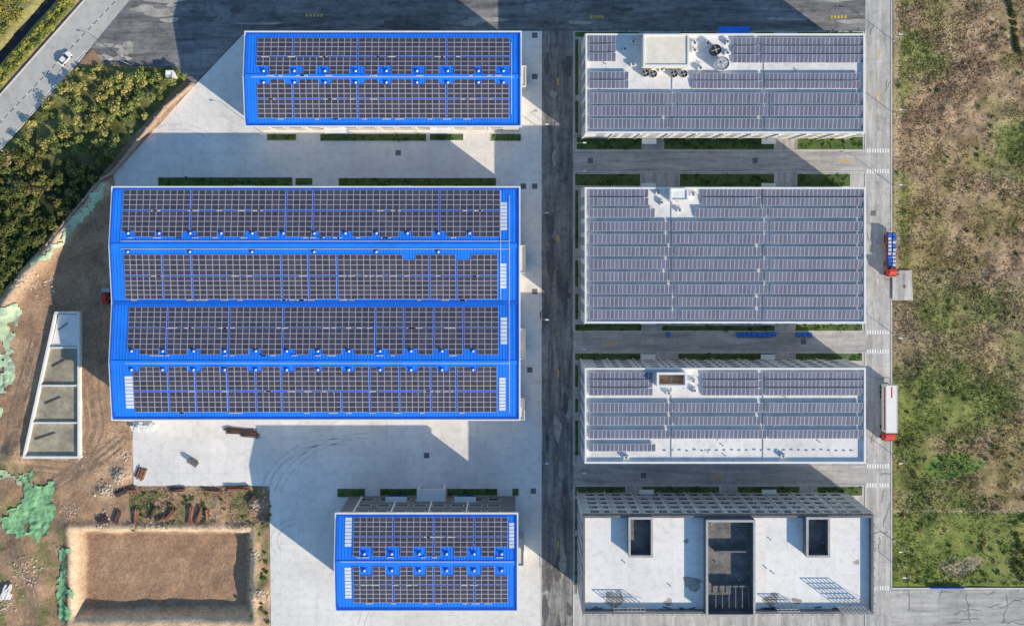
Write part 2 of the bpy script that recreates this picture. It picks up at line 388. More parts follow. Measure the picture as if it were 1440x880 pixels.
for (px,py) in scatter(THICK,430):
    x,y=W(px,py); g=float(fbm(np.array([x]),np.array([y]),9,5)[0]); g2=float(fbm(np.array([x]),np.array([y]),7,77)[0])
    if g2>.58 and py<230: continue
    big=random.random()<.35
    h=random.uniform(1.8,3.6) if big else random.uniform(.7,1.7); r=random.uniform(1.1,2.0) if big else random.uniform(.5,1.2)
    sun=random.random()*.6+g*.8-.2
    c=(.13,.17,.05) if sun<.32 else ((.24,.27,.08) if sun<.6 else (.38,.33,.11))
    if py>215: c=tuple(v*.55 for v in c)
    tr.cyl(x,y,-.5,h*.8,.12,.05,5)
    for k in range(3):
        a=random.random()*6.28; l=r*.6
        tr.tube((x,y,h*.45),(x+l*math.cos(a),y+l*math.sin(a),h*.8),.04,4)
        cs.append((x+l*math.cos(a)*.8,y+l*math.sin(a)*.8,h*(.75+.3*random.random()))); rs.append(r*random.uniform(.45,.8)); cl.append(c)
th=empty('tree_thicket')
o=tr.obj('trunks',[bark],th)
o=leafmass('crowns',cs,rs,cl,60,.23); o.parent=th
cs=[];rs=[];cl=[]
for i in range(420):
    t=random.uniform(-.35,1.35); u=random.uniform(66,82); 
    px=t*118; py=(u-px*.75)/.661
    if abs(u-74)<2.0 and random.random()<.8: continue
    x,y=W(px,py); c=random.choice([(.34,.32,.06),(.24,.26,.06),(.13,.17,.045)])
    cs.append((x,y,.5));rs.append(random.uniform(.4,.95));cl.append(c)
for i in range(200):
    px=random.uniform(-30,60);u=random.uniform(-10,38);py=(u-px*.75)/.661
    x,y=W(px,py); cs.append((x,y,.6));rs.append(random.uniform(.6,1.4));cl.append(random.choice([(.36,.31,.07),(.18,.21,.06)]))
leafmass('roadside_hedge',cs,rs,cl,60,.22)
P=[]
for (u,t) in ((43,-120),(58,-120),(58,200),(43,200)):
    P.append((t,(u-t*.75)/.661))
poly('canal_water',P,-1.25,water)
cs=[];rs=[];cl=[]
for i in range(260):
    px=random.uniform(-20,60);py=random.uniform(215,420)
    if U(px,py)<175 or py>430-px: continue
    x,y=W(px,py);cs.append((x,y,.6));rs.append(random.uniform(.5,1.4));cl.append(random.choice([(.09,.11,.035),(.13,.15,.05),(.06,.08,.025)]))
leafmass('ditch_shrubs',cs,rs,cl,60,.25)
bd=MB();cs=[];rs=[];cl=[]
BEDS=[(810,192,903,211),(933,192,1089,211),(1120,192,1214,211),
(808,244,901,262),(955,244,1089,263),(1120,244,1196,263),
(808,44.5,900,53),(955,44.5,1008,51),(1060,44.5,1089,51),(1120,44.5,1214,52),
(808,455,903,465.5),(930,457,1090,465.5),(1118,455,1213,465.5),
(808,496,901,507),(953,496,1089,507),(1118,496,1213,508),
(808,683,880,697),(902,683,1012,695),(1036,683,1125,695),(1148,683,1213,697),
(808,142,814,188),(808,55,814,135),(808,266,814,350),(808,365,814,404),(808,412,814,450),(808,512,814,545),(808,560,814,580),(808,590,814,640),(808,700,812,745),(808,752,812,835),
(375,188,417,198),(450,188,600,199),(604,188,652,198),(690,188,733,199),
(222,249,412,262),(476,250,698,262),(415,250,440,261),
(474,686,514,699),(534,686,592,697),(628,686,700,697),(720,686,730,697)]
for r in BEDS:
    x0,y0,x1,y1=rectW(r); bd.frame(x0,y0,x1,y1,-.05,.15,.15,0); bd.box(x0+.15,y0+.15,-.05,x1-.15,y1-.15,.10,1)
    A=(x1-x0)*(y1-y0)
    for i in range(int(A*.55)):
        x=random.uniform(x0+.4,x1-.4);y=random.uniform(y0+.3,y1-.3); rr=random.uniform(.25,.55)
        edge=random.random()<.12
        cs.append((x,y,.15 if not edge else .6)); rs.append(rr if not edge else rr*1.7)
        cl.append(random.choice([(.09,.17,.035),(.13,.21,.045),(.07,.12,.03)]) if not edge else (.05,.08,.022))
bd.obj('planting_bed',[kerbm,grassbed])
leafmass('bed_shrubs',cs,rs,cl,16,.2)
def tufts(name,N,samp,size,gain=1.0,hh=.5):
    px,py=samp(N); X=(px-720)*K; Y=(440-py)*K
    C=gcol(X,Y)*gain; Z=hf(X,Y)
    dens=fbm(X,Y,9,131,4); keep=np.random.rand(len(X))<np.clip((dens-.3)*3,.1,1)
    X,Y,Z,C=X[keep],Y[keep],Z[keep],C[keep]; n=len(X)
    per=5; N=n*per
    c=np.repeat(np.stack([X,Y,Z],1),per,0); a=np.random.rand(N)*6.283; s=size*(.5+np.random.rand(N)); h=s*hh*(.6+np.random.rand(N))
    dx=np.cos(a)*s; dy=np.sin(a)*s; w=.16*s
    nx=-np.sin(a)*w; ny=np.cos(a)*w
    o=np.random.normal(size=(N,2))*size*.5; bx=c[:,0]+o[:,0]; by=c[:,1]+o[:,1]; bz=c[:,2]-.05
    co=np.stack([np.stack([bx+nx,by+ny,bz],1),np.stack([bx-nx,by-ny,bz],1),np.stack([bx+dx*.5-nx*.9,by+dy*.5-ny*.9,bz+h],1),np.stack([bx+dx,by+dy,bz+h*.8],1)],1).reshape(-1,3)
    col=np.repeat(np.repeat(C,per,0)*(.6+.8*np.random.rand(N))[:,None],4,0)
    return rawmesh(name,co,np.arange(N*4).reshape(-1,4),np.clip(col,0,1),leafm,False)
def sfield(N):
    px=1259+np.random.rand(N)*230; py=-40+np.random.rand(N)*862; return px,py
tufts('field_grass',26000,sfield,.42,1.1,.5)
def sweed(N):
    px=np.random.rand(N)*200+182; py=684+np.random.rand(N)*60; k=(py<742); return px[k],py[k]
o=tufts('weeds',2500,sweed,.35)
cs=[];rs=[];cl=[]
for i in range(260):
    px=random.uniform(1260,1470);py=random.uniform(-20,820)
    if py<600 and random.random()<.5: continue
    x,y=W(px,py); cs.append((x,y,.2));rs.append(random.uniform(.3,.9));cl.append(random.choice([(.12,.17,.045),(.10,.14,.035),(.28,.21,.10)]))
for i in range(60):
    px=random.uniform(1422,1475);py=random.uniform(725,820);x,y=W(px,py)
    cs.append((x,y,.5));rs.append(random.uniform(.6,1.5));cl.append((.08,.11,.03))
for i in range(50):
    t=random.random(); px=1418+14*t+random.uniform(-3,3); py=t*75
    x,y=W(px,py); cs.append((x,y,.3));rs.append(random.uniform(.4,.9));cl.append((.07,.08,.03))
for i in range(90):
    px=random.choice([random.uniform(352,380),random.uniform(188,375)]);py=random.uniform(690,745) if px<352 else random.uniform(695,880)
    x,y=W(px,py); cs.append((x,y,.2));rs.append(random.uniform(.3,.7));cl.append(random.choice([(.10,.16,.04),(.17,.19,.07)]))
leafmass('field_shrubs',cs,rs,cl,50,.2)
# ------------------------------------------------------------- buildings
def windows(mb,x0,y0,x1,y1,z0,z1,st,pitch,ww,wh,mg,mf,sides='NSEW'):
    sh=(z1-z0)/st
    def put(side,c,zc):
        a=ww/2;t=.06
        if side in'NS':
            yy=y1 if side=='N' else y0; d=1 if side=='N' else -1
            mb.box(c-a-.12,yy,zc-wh/2-.12,c+a+.12,yy+d*t,zc+wh/2+.12,mf); mb.box(c-a,yy+d*t,zc-wh/2,c+a,yy+d*(t+.02),zc+wh/2,mg)
        else:
            xx=x1 if side=='E' else x0; d=1 if side=='E' else -1
            mb.box(xx,c-a-.12,zc-wh/2-.12,xx+d*t,c+a+.12,zc+wh/2+.12,mf); mb.box(xx+d*t,c-a,zc-wh/2,xx+d*(t+.02),c+a,zc+wh/2,mg)
    for s in sides:
        lo,hi=(x0,x1) if s in'NS' else (y0,y1); n=max(1,int((hi-lo-2)/pitch)); st0=(hi-lo-(n-1)*pitch)/2
        for k in range(st):
            zc=z0+sh*(k+.55)
            for i in range(n): put(s,lo+st0+i*pitch,zc)
def pvblock(mb,blk,hpx,zf,nrows,gaps,cw=9.3,notch=None,t=.06):
    X0,Y0,X1,Y1=rectW(blk,hpx); s=K*(H-hpx)/H
    edges=[blk[0]]+[g for g in gaps if blk[0]+8<g<blk[2]-8]+[blk[2]]
    rh=(Y1-Y0)/nrows
    for a,b in zip(edges[:-1],edges[1:]):
        a+=1.0 if a!=blk[0] else 0; b-=1.0 if b!=blk[2] else 0
        n=max(1,round((b-a)/cw)); w=(b-a)/n
        for i in range(n):
            pa=a+i*w; pb=pa+w; pc=(pa+pb)/2
            for r in range(nrows):
                if notch and r in notch[1] and any(abs(pc-q)<notch[2] for q in notch[0]): continue
                x0=(pa-NX)*s+.02; x1=(pb-NX)*s-.02; y1=Y1-r*rh-.02; y0=Y1-(r+1)*rh+.02
                P=[(x0,y0),(x1,y0),(x1,y1),(x0,y1)]; z=[zf(*p) for p in P]
                mb.hexa([(p[0],p[1],q) for p,q in zip(P,z)],[(p[0],p[1],q+.05) for p,q in zip(P,z)],0)
                Q=[(x0+t,y0+t),(x1-t,y0+t),(x1-t,y1-t),(x0+t,y1-t)]
                mb.quad([(p[0],p[1],zf(*p)+.056) for p in Q],1)
def factory(name,roof,eave,ridges,valleys,rise,st,blocks,vents,skys,trays,wallm=None):
    e=empty(name); x0,y0,x1,y1=rectW(roof,eave)
    wl=MB(); wl.box(x0+.4,y0+.4,-.3,x1-.4,y1-.4,eave-.3,0)
    windows(wl,x0+.4,y0+.4,x1-.4,y1-.4,.5,eave-.5,st,5,3.2,1.8,1,2)
    for i in range(int((x1-x0)/10)):
        xx=x0+4+i*10
        wl.box(xx-.2,y0+.25,0,xx+.2,y0+.4,eave-.4,2); wl.box(xx-.2,y1-.4,0,xx+.2,y1-.25,eave-.4,2)
    for i in range(2):
        xx=x0+(x1-x0)*(.3+.4*i); wl.box(xx-2.5,y0+.2,0,xx+2.5,y0+.32,5,3); wl.box(xx-2.5,y1-.32,0,xx+2.5,y1-.2,5,3)
        wl.box(xx-3,y0-1.0,5.1,xx+3,y0+.4,5.3,2); wl.box(xx-3,y1-.4,5.1,xx+3,y1+1.0,5.3,2)
    wl.obj('walls',[wallm or beige,glass,white,blued],e)
    prof=[(y1,eave)]
    ry=[W(0,p,eave)[1] for p in ridges]; vy=[W(0,p,eave)[1] for p in valleys]
    for i,r in enumerate(ry):
        prof.append((r,eave+rise))
        if i<len(vy): prof.append((vy[i],eave+.1))
    prof.append((y0,eave))
    ya=np.array([p[0] for p in prof][::-1]); za=np.array([p[1] for p in prof][::-1])
    zf0=lambda x,y: float(np.interp(y,ya,za))
    rf=MB()
    for (ya_,za_),(yb,zb) in zip(prof[:-1],prof[1:]):
        rf.hexa([(x0,yb,zb-.3),(x1,yb,zb-.3),(x1,ya_,za_-.3),(x0,ya_,za_-.3)],[(x0,yb,zb),(x1,yb,zb),(x1,ya_,za_),(x0,ya_,za_)],0)
        n=int((x1-x0)/.85)
        for i in range(1,n):
            xx=x0+i*(x1-x0)/n
            rf.hexa([(xx-.07,yb+.01,zb),(xx+.07,yb+.01,zb),(xx+.07,ya_-.01,za_),(xx-.07,ya_-.01,za_)],[(xx-.04,yb+.01,zb+.09),(xx+.04,yb+.01,zb+.09),(xx+.04,ya_-.01,za_+.09),(xx-.04,ya_-.01,za_+.09)],0)
    for r in ry: rf.hexa([(x0,r-.6,eave+rise-.02),(x1,r-.6,eave+rise-.02),(x1,r+.6,eave+rise-.02),(x0,r+.6,eave+rise-.02)],[(x0,r-.5,eave+rise+.06),(x1,r-.5,eave+rise+.06),(x1,r+.5,eave+rise+.14),(x0,r+.5,eave+rise+.14)],0)
    for v in vy: rf.box(x0,v-.5,eave+.1,x1,v+.5,eave+.3,1)
    rf.obj('blue_metal_roof',[blue,blued],e)
    tm=MB(); tm.frame(x0-.35,y0-.35,x1+.35,y1+.35,eave-.5,eave+.35,.35,0)
    tm.frame(x0+.06,y0+.06,x1-.06,y1-.06,eave-.1,eave+.22,.5,1)
    for (ya_,za_),(yb,zb) in zip(prof[:-1],prof[1:]):
        for xx in (x0+.0,x1-.35):
            tm.hexa([(xx,yb,zb-.3),(xx+.35,yb,zb-.3),(xx+.35,ya_,za_-.3),(xx,ya_,za_-.3)],[(xx,yb,zb+.3),(xx+.35,yb,zb+.3),(xx+.35,ya_,za_+.3),(xx,ya_,za_+.3)],1)
    for xx in (x0,x1):
        s=-.34 if xx==x0 else .34
        for (ya_,za_),(yb,zb) in zip(prof[:-1],prof[1:]):
            if abs(ya_-yb)<.1: continue
            tm.hexa([(xx,yb,eave-.4),(xx+s,yb,eave-.4),(xx+s,ya_,eave-.4),(xx,ya_,eave-.4)],[(xx,yb,zb+.2),(xx+s,yb,zb+.2),(xx+s,ya_,za_+.2),(xx,ya_,za_+.2)],0)
    tm.obj('white_parapet_trim',[white,blued],e)
    hp=eave+rise*.6
    pm=MB(); zf=lambda x,y: zf0(x,y)+.14
    for b in blocks: pvblock(pm,b[0],hp,zf,b[1],b[2],9.3,b[3] if len(b)>3 else None)
    pm.obj('solar_panel_array',[frame,pv])
    vt=MB()
    for (px,py) in vents:
        x,y=W(px,py,hp); z=zf0(x,y)
        vt.box(x-.5,y-.5,z-.2,x+.5,y+.5,z+.28,1); vt.cyl(x,y,z+.28,z+.5,.22,.22,10,0); vt.cyl(x,y,z+.5,z+.66,.34,.28,10,0); vt.cyl(x,y,z+.66,z+.78,.28,.08,10,0)
    vt.obj('roof_ventilators',[skyl,blued],e)
    sk=MB()
    for r in skys:
        a,b,c,d=rectW(r,hp)
        n=int((d-b)/.9)
        for i in range(n):
            yy0=b+(d-b)*i/n+.08; yy1=b+(d-b)*(i+1)/n-.08
            sk.hexa([(a,yy0,zf0(a,yy0)),(c,yy0,zf0(a,yy0)),(c,yy1,zf0(a,yy1)),(a,yy1,zf0(a,yy1))],[(a,yy0,zf0(a,yy0)+.14),(c,yy0,zf0(a,yy0)+.14),(c,yy1,zf0(a,yy1)+.14),(a,yy1,zf0(a,yy1)+.14)],0)
    if skys: sk.obj('skylights',[skyl],e)
    tb=MB()
    for (pa,pb,pc,pd) in trays:
        a,b,c,d=rectW((min(pa,pc)-.5,min(pb,pd)-.5,max(pa,pc)+.5,max(pb,pd)+.5),hp)
        if c-a>d-b: z=zf0(a,(b+d)/2)+.1; ym=(b+d)/2; tb.box(a,ym-.06,z,c,ym+.06,z+.12,0)
        else:
            xm=(a+c)/2
            yy=[b]+[p for p in sorted(ya) if b<p<d]+[d]
            for u,v in zip(yy[:-1],yy[1:]): tb.hexa([(xm-.06,u,zf0(0,u)+.1),(xm+.06,u,zf0(0,u)+.1),(xm+.06,v,zf0(0,v)+.1),(xm-.06,v,zf0(0,v)+.1)],[(xm-.06,u,zf0(0,u)+.22),(xm+.06,u,zf0(0,u)+.22),(xm+.06,v,zf0(0,v)+.22),(xm-.06,v,zf0(0,v)+.22)],0)
    for b in blocks:
        bx0,by0,bx1,by1=b[0]
        for k in range(int((bx1-bx0)/26)):
            if random.random()<.8:
                px=random.uniform(bx0+5,bx1-12); py=by1+1.2
                a,bb,c,d=rectW((px,py-.6,px+random.uniform(5,12),py+.6),hp); z=zf0(a,bb)+.12; tb.box(a,bb,z,c,d,z+.15,1)
    tb.obj('cable_trays',[skyl,jbox],e)
    return e
vx=[372+43*i for i in range(9)][:-1]+[708]
factory('solar_factory_building',(346,46,732,177),14,[109],[],1.6,3,
 [((361,53,717,79),4,[412,503,628]),((361,80.5,717,106),4,[503,628],(vx,(2,3),9)),
  ((362,112,716,138.5),4,[412,503,628],([v+0 for v in vx],(0,),9)),((362,140,716,166),4,[412,503,628])],
 [(v,101) for v in vx]+[(v,117) for v in vx],[],[(355,109,722,109),(719,60,719,160)])
vB=[182+43.5*i for i in range(13)][:-1]
factory('large_solar_factory_building',(159,264,730,589),13,[345,508],[426],1.7,3,
 [((172,267,703,295),4,[268,402,440,618]),((172,297,703,333),5,[268,402,440,618],(vB,(4,),8)),
  ((175,358,700,387),4,[229,270,396,434,474,604,642],([578,655],(0,),9)),((175,388.5,700,421),5,[229,270,396,434,474,604,642]),
  ((180,432,701,460),4,[235,322,398,528,568,610,652]),((180,461.5,701,498),5,[235,322,398,528,568,610,652],([v+5 for v in vB],(4,),9)),
  ((188,515,699,549),5,[237,275,320,360,396,520,562,606,642],([v+5 for v in vB],(0,),8)),((188,551,699,580),4,[237,275,320,360,396,480,520,562,606,642])],
 [(v,328) for v in vB]+[(v,354) for v in vB[::2]]+[(v+5,493) for v in vB]+[(v+5,519) for v in vB],
 [(704,284,713,324),(703,370,712,406),(704,446,713,484),(702,530,711,578),(176,528,187,575)],
 [(172,350,716,350),(178,510,716,510),(716,275,716,580),(172,339,716,339),(704,268,704,420)])
vC=[513+38.5*i for i in range(6)]
factory('small_solar_factory_building',(473,722,727,857),16,[788],[],1.4,3,
 [((497,728,714,753.5),4,[553,610,667]),((497,755,714,781),4,[553,610,667],(vC,(2,3),8)),
  ((497,795,714,821),4,[553,610,667],(vC,(0,1),8)),((497,822.5,714,848),4,[553,610,667])],
 [(v,777) for v in vC]+[(v,800) for v in vC],
 [(485,728,494,768),(485,796,494,842),(716,735,723,770)],[(480,788,722,788)],greyd)
pb=MB(); x0,y0,x1,y1=rectW((586,688,626,706),5); pb.box(x0,y0-2,4.4,x1,y1,4.7,0); 
for xx in(x0+.4,x1-.4): pb.box(xx-.2,y1-.6,0,xx+.2,y1-.2,4.4,0)
pb.obj('entrance_canopy',[white])
an=MB()
for (a,b,c,d) in [(731,345,739,384),(731,462,739,505),(732,93,740,122),(731,560,738,590),(728,757,737,795)]:
    x0,y0,x1,y1=rectW((a,b,c,d),5); x0-=1.2
    an.box(x0,y0,0,x1,y1,5,0); an.frame(x0,y0,x1,y1,5,5.4,.2,1)
    an.box(x1,(y0+y1)/2-1,0,x1+.05,(y0+y1)/2+1,2.6,2)
an.obj('annex_building',[beige,white,dkgrey])

def flatb(name,roof,h,st,rows,wallm,parw=.35,parh=.9,roofm=None,parm=None,tilt=11):
    e=empty(name); x0,y0,x1,y1=rectW(roof,h+parh)
    wl=MB(); wl.box(x0,y0,-.3,x1,y1,h-.02,0)
    windows(wl,x0,y0,x1,y1,.3,h-.2,st,3.6,2.3,1.7,1,2)
    for k in range(1,st): 
        z=h*k/st; wl.frame(x0-.10,y0-.10,x1+.10,y1+.10,z-.12,z+.12,.10,2)
    n=int((x1-x0)/7.2)
    for i in range(n+1):
        xx=x0+i*(x1-x0)/n; wl.box(xx-.2,y0-.3,0,xx+.2,y0-.003,h,2); wl.box(xx-.2,y1+.003,0,xx+.2,y1+.3,h,2)
    for px in ((roof[0]*.75+roof[2]*.25),(roof[0]*.3+roof[2]*.7)):
        xx=W(px,0,h)[0]
        wl.box(xx-2,y0-1.8,3.2,xx+2,y0-.31,3.4,2); wl.box(xx-1.2,y0-.36,0,xx+1.2,y0-.31,2.8,1)
        wl.box(xx-2,y1+.31,3.2,xx+2,y1+1.8,3.4,2)
    wl.obj('walls',[wallm,glass,white],e)
    rf=MB(); rf.box(x0+parw,y0+parw,h-.02,x1-parw,y1-parw,h+.04,0); rf.obj('flat_roof',[roofm or mroof],e)
    pm=MB(); pm.frame(x0-.12,y0-.12,x1+.12,y1+.12,h-.02,h+parh,parw+.12,0); pm.obj('parapet',[parm or white],e)
    sp=MB(); rk=MB(); hp=h+.8
    for (a,b,c,d,nr,gaps) in rows:
        sub=(d-b)/nr
        for r in range(nr):
            bb=(a,b+r*sub,c,b+(r+1)*sub-.6) if nr>1 else (a,b,c,d)
            X0,Y0,X1,Y1=rectW(bb,hp); tt=math.tan(math.radians(tilt))
            zf=lambda x,y,Y0=Y0: h+.45+(y-Y0)*tt
            pvblock(sp,bb,hp,zf,1,gaps,5.9,t=.055)
            L=X1-X0; m=max(2,int(L/4))
            for i in range(m+1):
                xx=X0+.15+i*(L-.3)/m
                rk.box(xx-.05,Y0+.1,h+.04,xx+.05,Y0+.2,h+.44,0); rk.box(xx-.05,Y1-.2,h+.04,xx+.05,Y1-.1,zf(0,Y1)-.05,0)
                rk.box(xx-.2,Y0-.05,h+.04,xx+.2,Y0+.3,h+.2,1)
    if rows: sp.obj('solar_panel_array',[frame,pv2]); rk.obj('panel_racks',[steel,kerbm],e)
    cl_=MB()
    for i in range(16):
        px=random.uniform(roof[0]+8,roof[2]-8); py=random.uniform(roof[1]+6,roof[3]-6); x,y=W(px,py,h)
        cl_.cyl(x,y,h,h+.5,.12,.12,8,0); cl_.cyl(x,y,h+.5,h+.62,.22,.1,8,0)
    if rows:
        for px in (roof[0]+121,roof[0]+250):
            x=W(px,0,h)[0]; cl_.box(x-.1,y0+1,h+.04,x+.1,y1-1,h+.2,0)
    cl_.obj('roof_pipes',[steel,white],e)
    return e,(x0,y0,x1,y1)
def rowsf(spec):
    out=[]
    for (a,b,c,d,n) in spec:
        j=random.choice([-3,0,0,4,9]); k=random.choice([-2,0,3,8,10])
        if c-a>200 and a<900:
            out+=[(a,b,942+j,d,n,[]),(945+j,b,1070+k,d,n,[]),(1073.5+k,b,c,d,n,[])]
        elif c-a>160:
            out+=[(a,b,1070+k,d,n,[]),(1073.5+k,b,c,d,n,[])]
        else: out.append((a,b,c,d,n,[]))
    return out
R1=rowsf([(829,50,866,87,3),(1031,53,1214,89,3),(829,101,884,125,2),(974,103,1210,125,2),(829,131,1213,146,1),(829,149,1213,163,1),(829,167,1213,181,1)])
e1,b1=flatb('solar_workshop_building',(824,48,1216,187),14,4,R1,beige,roofm=mroof)
R2=[(829,266,912,290,2),(988,266,1214,290,2),(829,293,921,306,1),(978,293,1213,306,1)]
for i in range(8): R2.append((829,311.5+i*17.7,1213,325+i*17.7,1))
e2,b2=flatb('wide_solar_workshop_building',(823,264,1217,454),14.5,4,rowsf(R2),beige)
R3=rowsf([(829,523,918,557,3),(988,523,1213,557,3),(829,566,1213,580,1),(829,585,1213,598,1),(829,604,1213,617,1),(829,624,922,635,1)])
e3,b3=flatb('narrow_solar_workshop_building',(823,518,1217,651),15,4,R3,greyw)
e4,b4=flatb('unfinished_office_building',(820,725,1228,862),18,5,[],greyw,parw=.5,parh=1.5,roofm=mroof2,parm=dkgrey)
def hut(name,r,z0,h,wall,roofm,hollow=False,rim=None):
    x0,y0,x1,y1=rectW(r,z0+h); mb=MB()
    if hollow:
        w=.45; mb.frame(x0,y0,x1,y1,z0,z0+h,w,0); mb.frame(x0-.06,y0-.06,x1+.06,y1+.06,z0+h,z0+h+.12,w+.12,2); mb.box(x0+w,y0+w,z0,x1-w,y1-w,z0+.15,1)
    else:
        mb.box(x0,y0,z0,x1,y1,z0+h,0); mb.frame(x0-.1,y0-.1,x1+.1,y1+.1,z0+h-.2,z0+h+.35,.4,2); mb.box(x0+.3,y0+.3,z0+h,x1-.3,y1-.3,z0+h+.05,1)
        mb.box((x0+x1)/2-.5,y0-.05,z0,(x0+x1)/2+.5,y0-.003,z0+2.1,3)
    return mb.obj(name,[wall,roofm,rim or white,dkgrey])
croof=simple('cream_roof_mat',(.80,.73,.62),.8,0,.12)
rimg=simple('pale_rim_mat',(.42,.42,.44),.8,0,.15)
hut('roof_penthouse',(905,49,968,93),14,4.5,beige,croof).parent=e1
hut('stair_hut',(943,265,967,282),14.5,2.8,white,mroof2).parent=e2
brownr=simple('rusty_floor_mat',(.38,.22,.12),.8,0,.5,.4,2)
hut('stair_hut',(924,524,966,544),15,2.6,white,brownr,True).parent=e3
hut('lift_core',(993,731,1062,866),17.9,3.2,dkgrey,stain,True,rimg).parent=e4
hut('stair_core',(884,727,918,783),18,2.6,dkgrey,stain,True,rimg).parent=e4
hut('stair_core',(1134,727,1167,783),18,2.6,dkgrey,stain,True,rimg).parent=e4
# small rooftop plant: condensers, ducts, cable drums
def condenser(px,py,z,ang,par,s=1.0):
    mb=MB(); x,y=W(px,py,z)
    mb.rbox(x,y,z+.04,1.5*s,.9*s,.15,ang,1); mb.rbox(x,y,z+.19,1.5*s,.8*s,1.0*s,ang,0)
    mb.cyl(x,y,z+.19+1.0*s,z+.27+1.0*s,.32*s,.32*s,12,2); mb.cyl(x,y,z+.27+1.0*s,z+.3+1.0*s,.1*s,.06*s,8,0)
    mb.tube((x,y,z+.25),(x+1.4*math.cos(ang+1.57),y+1.4*math.sin(ang+1.57),z+.1),.05,6,1)
    mb.obj('condenser_unit',[white,steel,black],par)
for (px,py,a) in [(976,62,0),(976,72,0),(984,97,.2),(994,62,1.5),(1022,60,1.5),(890,60,0),(878,70,1.5),(890,92,0),(930,99,0),(1022,76,0)]: condenser(px,py,14,a,e1)
for (px,py,a) in [(925,272,0),(930,285,1.5),(974,274,0),(955,296,0)]: condenser(px,py,14.5,a,e2,.9)
for (px,py,a) in [(974,535,0),(976,548,1.5),(940,552,0),(1100,640,0),(880,642,0)]: condenser(px,py,15,a,e3,.9)
mb=MB()
for i in range(26):
    x,y=W(935+i*10.5,633+random.uniform(-1,1),15); mb.box(x-.3,y-.15,15.04,x+.3,y+.15,15.25,0)
mb.obj('rack_footings',[steel],e3)
mb=MB(); x0,y0,x1,y1=rectW((1000,738,1056,858),20)
mb.box(x0+1,y1-7,18,x1-1,y1-6.6,20.2,0); mb.box(x0+.6,y0+6,18,x1-.6,y0+6.4,20,0)
for i in range(6): mb.box(x0+1+i*1.7,y0+1,20.4,x0+1.2+i*1.7,y0+6,20.55,1)
mb.obj('core_partitions',[dkgrey,dkgrey],e4)
ps=MB()
def blob(px,py,r,z):
    x,y=W(px,py,18); n=22; ph=random.random()*6
    ps.quad([(x+r*(1+.3*math.sin(3*t+ph)+.2*random.random())*math.cos(t),y+r*.8*(1+.3*math.cos(2*t+ph)+.2*random.random())*math.sin(t),z) for t in [6.2832*i/n for i in range(n)]])
for i,(px,py,r) in enumerate([(862,842,2.2),(972,818,2.0),(975,826,1.4),(1085,842,1.8),(868,838,1.5),(940,846,1.0),(965,760,.6),(1120,845,1.1),(1205,790,.7)]): blob(px,py,r,18.045+i*.004)
ps.obj('roof_stains',[simple('damp_stain_mat',(.42,.37,.32),.7,0,.45,.8,4)],e4)
sg=MB()
def lattice(px0,px1,py,z,hh,n,m):
    x0,y=W(px0,py,z); x1,_=W(px1,py,z)
    for i in range(n+1):
        xx=x0+(x1-x0)*i/n; sg.box(xx-.08,y-.08,z,xx+.08,y+.08,z+hh,0); sg.tube((xx,y,z+hh*.8),(xx,y+1.4,z),.05,5)
    for j in range(1,m+1):
        zz=z+hh*j/m; sg.box(x0,y-.07,zz-.08,x1,y+.07,zz+.08,0)
lattice(1175,1215,850,18.3,5.6,7,5); lattice(862,905,851,18.3,3.2,7,2); lattice(1090,1120,853,18.3,2.6,5,2)
sg.obj('rooftop_sign_frame',[steel],e4)
sf=MB(); x0,y0,x1,y1=b4
for i in range(30):
    xx=x0+(x1-x0)*i/29
    for yy,s in((y0,-1),(y1,1)): sf.box(xx-.07,yy+s*.55-.07,0,xx+.07,yy+s*.55+.07,19.6,1)
for k in range(1,6):
    z=k*3.5
    for yy,s in((y0,-1),(y1,1)): sf.box(x0,yy+s*.64-.06,z,x1,yy+s*.64+.06,z+.12,1)
for i in range(12):
    yy=y0+(y1-y0)*i/11; sf.box(x1+.5,yy-.06,0,x1+.62,yy+.06,19.6,1)
for k in range(1,6): sf.box(x1+.42,y0,k*3.5,x1+.5,y1,k*3.5+.1,1)
for i in range(30):
    px=random.uniform(830,985) if i%2 else random.uniform(1070,1215); x,y=W(px,random.uniform(853,859),18.2)
    sf.rbox(x,y,18.05,random.uniform(.8,3),.25,.3,random.uniform(-.3,.3),0)
sf.obj('scaffolding',[dkgrey,steel],e4)
def fan(name,px,py,r,hh,z=14,mw=0):
    ct=MB(); x,y=W(px,py,z+hh); ct.cyl(x,y,z+.04,z+hh,r*.92,r,20,mw,False)
    ct.cyl(x,y,z+hh-.25,z+hh-.2,r*.9,r*.9,20,1 if mw!=2 else 0)
    for a in range(4):
        an_=a*math.pi/2+.3; ct.rbox(x+math.cos(an_)*r*.42,y+math.sin(an_)*r*.42,z+hh-.2,r*.8,.2,.06,an_,0 if mw!=2 else 2)
    ct.cyl(x,y,z+hh-.2,z+hh+.05,.25*r,.2*r,10,0)
    for a in range(20):
        t=a*6.2832/20; ct.box(x+math.cos(t)*r-.06,y+math.sin(t)*r-.06,z+hh,x+math.cos(t)*r+.06,y+math.sin(t)*r+.06,z+hh+.12,0)
    ct.obj(name,[steel,black,white],e1)
for p in ((908,103),(919,104),(948,104),(962,104)): fan('exhaust_fan',p[0],p[1],.95,1.6)
fan('cooling_tower',1007,70,1.4,2.2,mw=1); fan('cooling_tower',1016,89,1.8,3.0,mw=2)
aw=MB(); x0,y0,x1,y1=rectW((1012,37,1055,51),5)
aw.hexa([(x0,y0,4.6),(x1,y0,4.6),(x1,y1,4.2),(x0,y1,4.2)],[(x0,y0,4.75),(x1,y0,4.75),(x1,y1,4.35),(x0,y1,4.35)],0)
